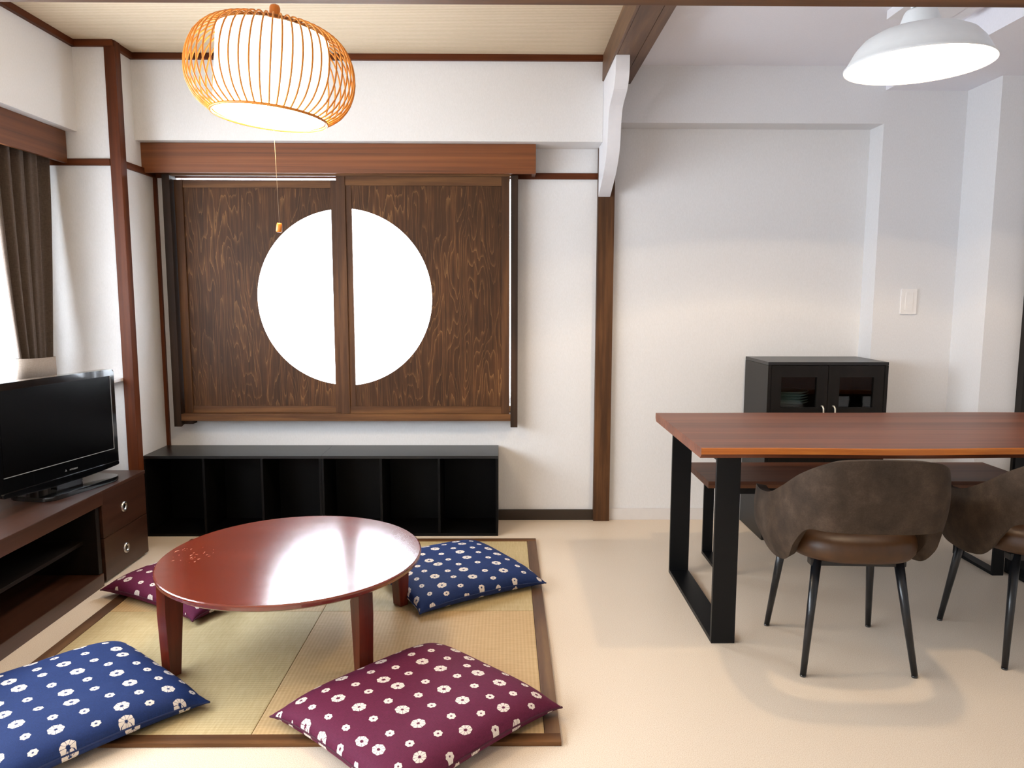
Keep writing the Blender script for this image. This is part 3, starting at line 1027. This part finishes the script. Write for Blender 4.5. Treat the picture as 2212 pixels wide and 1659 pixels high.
# ================================================================== dining table
dt = thing('dining_table', 'walnut dining table with live edge and black steel loop legs', 'table', (1.50, 2.81, 0))
DX0, DX1, DY0, DY1, DZ = 0.652, 2.345, 2.427, 3.19, 0.70


def live_edge(z, inset):
    pts = []
    n = 40
    for i in range(n + 1):
        x = DX0 + (DX1 - DX0) * i / n
        wv = 0.010 * math.sin(x * 3.1 + 0.6) + 0.005 * math.sin(x * 8.3)
        pts.append((x, DY0 + wv * (1 if i not in (0, n) else 0.6) + inset))
    for i in range(n, -1, -1):
        x = DX0 + (DX1 - DX0) * i / n
        wv = 0.008 * math.sin(x * 2.7 + 2.0) + 0.004 * math.sin(x * 7.1)
        pts.append((x, DY1 + wv - inset))
    return [(x, y, z) for x, y in pts]


bm = bmesh.new()
lev = [live_edge(DZ, 0.0025), live_edge(DZ - 0.003, 0.0), live_edge(DZ - 0.021, -0.003), live_edge(DZ - 0.036, 0.013)]
vr = [[bm.verts.new(p) for p in L] for L in lev]
ftop = bm.faces.new(vr[0])
fbot = bm.faces.new(vr[-1][::-1])
nn = len(vr[0])
edge_faces = []
for k in range(3):
    for i in range(nn):
        f = bm.faces.new((vr[k][i], vr[k][(i + 1) % nn], vr[k + 1][(i + 1) % nn], vr[k + 1][i]))
        if i != 40 and i != nn - 1 and k < 2:
            edge_faces.append(f)
bmesh.ops.translate(bm, vec=(-1.50, -2.81, 0), verts=bm.verts)
bmesh.ops.recalc_face_normals(bm, faces=bm.faces)
for f in edge_faces:
    f.material_index = 1
me = bpy.data.meshes.new('tabletop')
bm.to_mesh(me)
bm.free()
tt_ = link('tabletop', me, M_TABLEX, dt)
me.materials.append(M_SAP)


def loop_leg(parent, x0, x1, y0, y1, zt, th, name='leg_frame'):
    """rectangular loop of flat steel bar: outline in y-z, bar width along x"""
    off = origin(parent)
    bm = bmesh.new()
    o = [(y0, 0), (y1, 0), (y1, zt), (y0, zt)]
    i_ = [(y0 + th, th), (y1 - th, th), (y1 - th, zt - th), (y0 + th, zt - th)]
    V = {}
    for xi, x in enumerate((x0, x1)):
        for nm, P in (('o', o), ('i', i_)):
            for k, (y, z) in enumerate(P):
                V[(xi, nm, k)] = bm.verts.new((x - off.x, y - off.y, z))
    for k in range(4):
        j = (k + 1) % 4
        bm.faces.new((V[(0, 'o', k)], V[(0, 'o', j)], V[(0, 'i', j)], V[(0, 'i', k)]))
        bm.faces.new((V[(1, 'o', k)], V[(1, 'i', k)], V[(1, 'i', j)], V[(1, 'o', j)]))
        bm.faces.new((V[(0, 'o', k)], V[(1, 'o', k)], V[(1, 'o', j)], V[(0, 'o', j)]))
        bm.faces.new((V[(0, 'i', k)], V[(0, 'i', j)], V[(1, 'i', j)], V[(1, 'i', k)]))
    bmesh.ops.bevel(bm, geom=list(bm.edges), offset=0.0015, segments=2, profile=0.7, affect='EDGES')
    return from_bm(name, bm, M_STEEL, parent)


loop_leg(dt, 0.718, 0.800, 2.468, 3.145, DZ - 0.0365, 0.016)
loop_leg(dt, 2.195, 2.277, 2.468, 3.145, DZ - 0.0365, 0.016)

# ================================================================== bench
be = thing('bench', 'walnut bench with black steel frames behind the dining table', 'bench', (1.55, 3.23, 0))
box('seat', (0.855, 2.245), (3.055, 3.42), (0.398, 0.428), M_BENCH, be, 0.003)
box('edge_band', (0.857, 2.243), (3.0525, 3.0545), (0.400, 0.412), M_BAND, be, 0.0005)
loop_leg(be, 0.925, 0.972, 3.095, 3.385, 0.3975, 0.014)
loop_leg(be, 2.112, 2.160, 3.095, 3.385, 0.3975, 0.014)
box('stretcher', (0.973, 2.111), (3.10, 3.115), (0.362, 0.397), M_STEEL, be)
box('stretcher', (0.973, 2.111), (3.365, 3.38), (0.362, 0.397), M_STEEL, be)

# ================================================================== sideboard with glass doors
cb = thing('cabinet', 'black-brown cupboard with two small-paned glass doors behind the table', 'cabinet', (1.56, 3.74, 0))
X0, X1, Y0, Y1, ZT = 1.270, 1.854, 3.571, 3.915, 0.886
box('side_panel', (X0, X0 + 0.016), (Y0, Y1), (0, ZT - 0.0165), M_CAB, cb)
box('side_panel', (X1 - 0.016, X1), (Y0, Y1), (0, ZT - 0.0165), M_CAB, cb)
box('top_board', (X0, X1), (Y0, Y1), (ZT - 0.016, ZT), M_BLACKWOOD_X, cb)
box('bottom_board', (X0 + 0.0165, X1 - 0.0165), (Y0 + 0.01, Y1), (0.03, 0.05), M_CAB, cb)
box('plinth', (X0 + 0.0165, X1 - 0.0165), (Y0 + 0.02, Y0 + 0.035), (0, 0.03), M_CAB, cb)
box('back_panel', (X0 + 0.0165, X1 - 0.0165), (Y1 - 0.008, Y1), (0.05, ZT - 0.0165), M_CAB, cb, 0)
SHZ = 0.655
box('shelf', (X0 + 0.0165, X1 - 0.0165), (Y0 + 0.03, Y1 - 0.0085), (SHZ - 0.015, SHZ), M_CAB, cb)
box('shelf', (X0 + 0.0165, X1 - 0.0165), (Y0 + 0.03, Y1 - 0.0085), (0.34, 0.355), M_CAB, cb)
mid = 1.564
for (a, b, g0, g1, hx) in ((X0 + 0.018, mid - 0.0015, 1.337, 1.510, 1.537), (mid + 0.0015, X1 - 0.018, 1.620, 1.786, 1.593)):
    fr = grid_wall('door', [a - 1.56, g0 - 1.56, g1 - 1.56, b - 1.56], [0.055, 0.665, 0.812, ZT - 0.018], {(1, 1)}, 'Y', Y0 + 0.002 - 3.74, Y0 + 0.020 - 3.74, M_CAB, cb)
    box('pane', (g0 + 0.0003, g1 - 0.0003), (Y0 + 0.012, Y0 + 0.015), (0.6653, 0.8117), M_DARKGLASS, fr, 0)
    bm = bmesh.new()
    tube_bm(bm, [(hx - 1.56, Y0 - 3.74 + 0.002, 0.672), (hx - 1.56, Y0 - 3.74 - 0.012, 0.672), (hx + 0.003 - 1.56, Y0 - 3.74 - 0.017, 0.662), (hx + 0.006 - 1.56, Y0 - 3.74 - 0.017, 0.60), (hx + 0.006 - 1.56, Y0 - 3.74 - 0.012, 0.592), (hx + 0.006 - 1.56, Y0 - 3.74 + 0.002, 0.592)], 0.0038, 8)
    from_bm('handle', bm, M_BRASSW, fr, smooth=True)
names = ['lowest plate', 'second plate from the bottom', 'middle plate', 'second plate from the top', 'topmost plate']
for k in range(5):
    z = SHZ + 0.0005 + k * 0.0135
    p = lathe('plate', [(0.0, 0.002), (0.055, 0.002), (0.056, 0.0), (0.06, 0.0), (0.062, 0.003), (0.098, 0.019), (0.099, 0.0205), (0.097, 0.0215), (0.060, 0.0065), (0.0, 0.0055)], M_PLATE, None, (1.432, 3.735, z), 40)
    tag(p, 'white %s in the stack behind the left cabinet door' % names[k], 'plate', 'plates stacked in the cabinet')

# light switch
sw = thing('light_switch', 'white wall switch on the column above the dining table', 'switch', (2.043, 3.788, 1.17))
prism('plate', rrect(2.004, 2.083, 1.111, 1.238, 0.005), 'Y', 3.780, 3.788, M_WHITE_PLASTIC, sw, 0.002)
prism('rocker', rrect(2.025, 2.062, 1.130, 1.219, 0.003), 'Y', 3.777, 3.7798, M_WHITE_PLASTIC, sw, 0.001)


# ================================================================== chairs
def make_chair():
    o = thing('dining_chair', 'brown upholstered armchair tucked under the dining table, fully in view', 'chair', (1.135, 2.42, 0), math.radians(-3), 'brown armchairs at the dining table')
    px = [0.0, 0.080, 0.145, 0.190, 0.219, 0.231, 0.235, 0.229, 0.206]
    py = [-0.268, -0.266, -0.252, -0.208, -0.120, -0.030, 0.060, 0.135, 0.185]
    zt = [0.724, 0.722, 0.711, 0.668, 0.604, 0.558, 0.541, 0.540, 0.522]
    zb = [0.503, 0.503, 0.503, 0.490, 0.376, 0.342, 0.338, 0.352, 0.410]
    n, m = 72, 12
    bm = bmesh.new()
    rows = []
    for i in range(-n, n + 1):
        tt = abs(i) / n
        sg = 1 if i >= 0 else -1
        x, y, a, b = catmull(px, tt), catmull(py, tt), catmull(zb, tt), catmull(zt, tt)
        if tt > 0.90:
            e = (tt - 0.90) / 0.10
            md_, q = (a + b) / 2, math.sqrt(1 - 0.86 * e * e)
            a, b = md_ + (a - md_) * q, md_ + (b - md_) * q
        x1, y1 = catmull(px, min(1, tt + 0.01)), catmull(py, min(1, tt + 0.01))
        x0, y0 = catmull(px, max(0, tt - 0.01)), catmull(py, max(0, tt - 0.01))
        nrm = Vector((y1 - y0, -(x1 - x0), 0)).normalized()
        row = []
        for k in range(m + 1):
            v = k / m
            z = a + (b - a) * v
            flare = (z - 0.42) * (0.06 if z > 0.42 else 0.35)      # leans out above, tucks in below the seat
            bul = 0.010 * math.sin(PI * v)
            p = Vector((x, y, 0)) + nrm * (flare + bul)
            row.append(bm.verts.new((sg * p.x, p.y, z)))
        rows.append(row)
    for i in range(2 * n):
        for k in range(m):
            bm.faces.new((rows[i][k], rows[i + 1][k], rows[i + 1][k + 1], rows[i][k + 1]))
    bmesh.ops.recalc_face_normals(bm, faces=bm.faces)
    sh = from_bm('shell', bm, M_SUEDE, o, smooth=True)
    sh['label'] = 'taupe suede wrap-around back and arms'
    md = sh.modifiers.new('padding', 'SOLIDIFY')
    md.thickness = 0.034
    md.offset = 0
    bv = sh.modifiers.new('round', 'BEVEL')
    bv.width = 0.013
    bv.segments = 4
    bv.limit_method = 'ANGLE'
    bv.angle_limit = math.radians(50)
    # seat cushion
    bm = bmesh.new()
    seg = 56
    prof = [(0.30, 0.372), (0.80, 0.370), (0.94, 0.376), (0.99, 0.392), (1.0, 0.412), (0.985, 0.434), (0.93, 0.450), (0.80, 0.459), (0.45, 0.463), (0.10, 0.464)]
    rows = []
    for s, z in prof:
        r = []
        for i in range(seg):
            a = 2 * PI * i / seg
            cx, sy = math.cos(a), math.sin(a)
            x = 0.206 * math.copysign(abs(cx) ** 0.72, cx) * s
            y = 0.226 * math.copysign(abs(sy) ** 0.72, sy) * s + 0.012
            r.append(bm.verts.new((x, y, z)))
        rows.append(r)
    for k in range(len(rows) - 1):
        for i in range(seg):
            bm.faces.new((rows[k][i], rows[k][(i + 1) % seg], rows[k + 1][(i + 1) % seg], rows[k + 1][i]))
    bm.faces.new(rows[0][::-1])
    bm.faces.new(rows[-1])
    se = from_bm('seat', bm, M_SEAT, o, smooth=True)
    se['label'] = 'caramel brown padded seat'
    # steel cross under the seat and four tapered legs
    bm = bmesh.new()
    pts = []
    box('under_frame', (-0.15, 0.15), (-0.135, -0.10), (0.345, 0.3695), M_CHAIR_LEG, o, 0.004, local=True)
    box('under_frame', (-0.15, 0.15), (0.105, 0.14), (0.345, 0.3695), M_CHAIR_LEG, o, 0.004, local=True)
    bm.free()
    for (tx, ty, bx, by) in ((-0.128, -0.125, -0.176, -0.188), (0.128, -0.125, 0.176, -0.178), (-0.150, 0.125, -0.182, 0.182), (0.150, 0.125, 0.186, 0.190)):
        lg = tube('leg', [(tx, ty, 0.368), (tx + (bx - tx) * 0.5, ty + (by - ty) * 0.5, 0.184), (bx, by, 0.0065)], 0.0155, M_CHAIR_LEG, o, sides=16, r_end=0.0095)
        tube('glide', [(bx, by, 0.0), (bx, by, 0.006)], 0.0098, M_TV_BLACK, lg, sides=14)
    return o


ch = make_chair()
c2 = ch.copy()
COL.objects.link(c2)
c2.location = (1.135 + 0.668, 2.42 + 0.046, 0)
c2.rotation_euler = (0, 0, math.radians(-1.5))
c2['label'] = 'brown upholstered armchair cut off by the right edge of the view'
for a in list(ch.children):
    b = a.copy()
    COL.objects.link(b)
    b.parent = c2
    for g in a.children:
        d = g.copy()
        COL.objects.link(d)
        d.parent = b

# ================================================================== woven pendant lamp
wp = thing('pendant_lamp', 'round woven bamboo pendant lamp glowing over the low table', 'lamp', (-0.733, 2.45, 1.885))
wp.rotation_euler = (math.radians(-1.0), math.radians(4.5), 0)
rp = [(0.118, 0.140), (0.160, 0.138), (0.203, 0.118), (0.236, 0.080), (0.253, 0.030), (0.255, -0.015), (0.246, -0.055), (0.224, -0.092), (0.197, -0.114), (0.176, -0.126)]
bm = bmesh.new()
path = []
for k in range(19):
    tt = k / 18
    path.append((catmull([p[0] for p in rp], tt), 0, catmull([p[1] for p in rp], tt)))
tube_bm(bm, path, 0.0027, 5)
rib = from_bm('rib', bm, M_BAMBOO, wp, smooth=True)
NR = 54
for i in range(1, NR):
    r_ = rib.copy()
    COL.objects.link(r_)
    r_.parent = wp
    r_.rotation_euler = (0, 0, 2 * PI * i / NR)


def hoop(r, z, th, mat, name='hoop'):
    return tube(name, [(r * math.cos(2 * PI * k / 64), r * math.sin(2 * PI * k / 64), z) for k in range(64)], th, mat, wp, sides=6, closed=True)


hoop(0.120, 0.143, 0.0045, M_BAMBOO_D)
hoop(0.176, -0.128, 0.0045, M_BAMBOO)
lathe('inner_shade', [(0.1695, -0.118), (0.1695, 0.118)], M_DRUM, wp, seg=64)
lathe('shade_top', [(0.020, 0.119), (0.1685, 0.119)], M_WHITE_ENAMEL, wp, seg=64)
lathe('diffuser', [(0.0, -0.140), (0.10, -0.138), (0.150, -0.132), (0.1685, -0.124)], M_DIFF, wp, seg=64)
lathe('stem', [(0.0, 0.119), (0.017, 0.119), (0.0165, 0.205), (0.013, 0.212), (0.0, 0.212)], M_STEMWOOD, wp, seg=24)
for a in range(4):
    an = PI / 4 + a * PI / 2
    tube('spoke', [(0.012 * math.cos(an), 0.012 * math.sin(an), 0.142), (0.119 * math.cos(an), 0.119 * math.sin(an), 0.143)], 0.0022, M_BAMBOO_D, wp, sides=6)
tube('cord', [(0, 0, 0.211), (-0.036, 0, 0.456)], 0.0035, M_CORD, wp, sides=8)
pc = tube('pull_cord', [(0.012, 0.0, -0.139), (0.048, -0.005, -0.455)], 0.0006, M_THREAD, wp, sides=6)
kn = lathe('pull_knob', [(0.0, 0.0), (0.007, 0.0), (0.0085, -0.006), (0.0095, -0.026), (0.007, -0.029), (0.0, -0.029)], M_STEMWOOD, pc, (0.048, -0.005, -0.453), 20)
kn['label'] = 'small wooden pull knob'

# ================================================================== white dining pendant
dp_ = thing('pendant_lamp', 'white enamel dome pendant lamp lit above the dining table', 'lamp', (1.279, 2.40, 1.908))
dp_.rotation_euler = (0, math.radians(-0.6), 0)
outer = [(0.212, 0.0), (0.2135, 0.004), (0.208, 0.010), (0.196, 0.030), (0.182, 0.055), (0.160, 0.080), (0.128, 0.098), (0.090, 0.108), (0.062, 0.112)]
inner = [(0.059, 0.107), (0.090, 0.103), (0.126, 0.093), (0.157, 0.076), (0.178, 0.052), (0.193, 0.027), (0.206, 0.007), (0.210, 0.001)]
lathe('shade', outer + inner + [outer[0]], M_WHITE_ENAMEL, dp_, seg=72)
lathe('socket_cap', [(0.062, 0.110), (0.0615, 0.116), (0.047, 0.158), (0.043, 0.164), (0.0, 0.165)], M_WHITE_ENAMEL, dp_, seg=40)
lathe('socket_ring', [(0.0, 0.1655), (0.030, 0.1655), (0.030, 0.170), (0.0, 0.170)], M_TV_BLACK, dp_, seg=32)
lathe('neck', [(0.0, 0.1705), (0.029, 0.1705), (0.028, 0.195), (0.012, 0.205), (0.0, 0.205)], M_WHITE_ENAMEL, dp_, seg=32)
tube('cord', [(0, 0, 0.204), (0.004, 0, 0.409)], 0.004, M_CORD, dp_, sides=8)
lathe('bulb', [(0.0, 0.070), (0.014, 0.072), (0.024, 0.082), (0.025, 0.092), (0.018, 0.104), (0.014, 0.1085), (0.0, 0.109)], M_BULB, dp_, seg=32)
ld = bpy.data.lights.new('bulb_light', 'POINT')
ld.energy = LAMP2
ld.color = WARM
ld.shadow_soft_size = 0.027
lo = bpy.data.objects.new('bulb_light', ld)
COL.objects.link(lo)
lo.parent = dp_
lo.location = (0, 0, 0.092)
bpy.data.objects['bulb'].visible_shadow = True
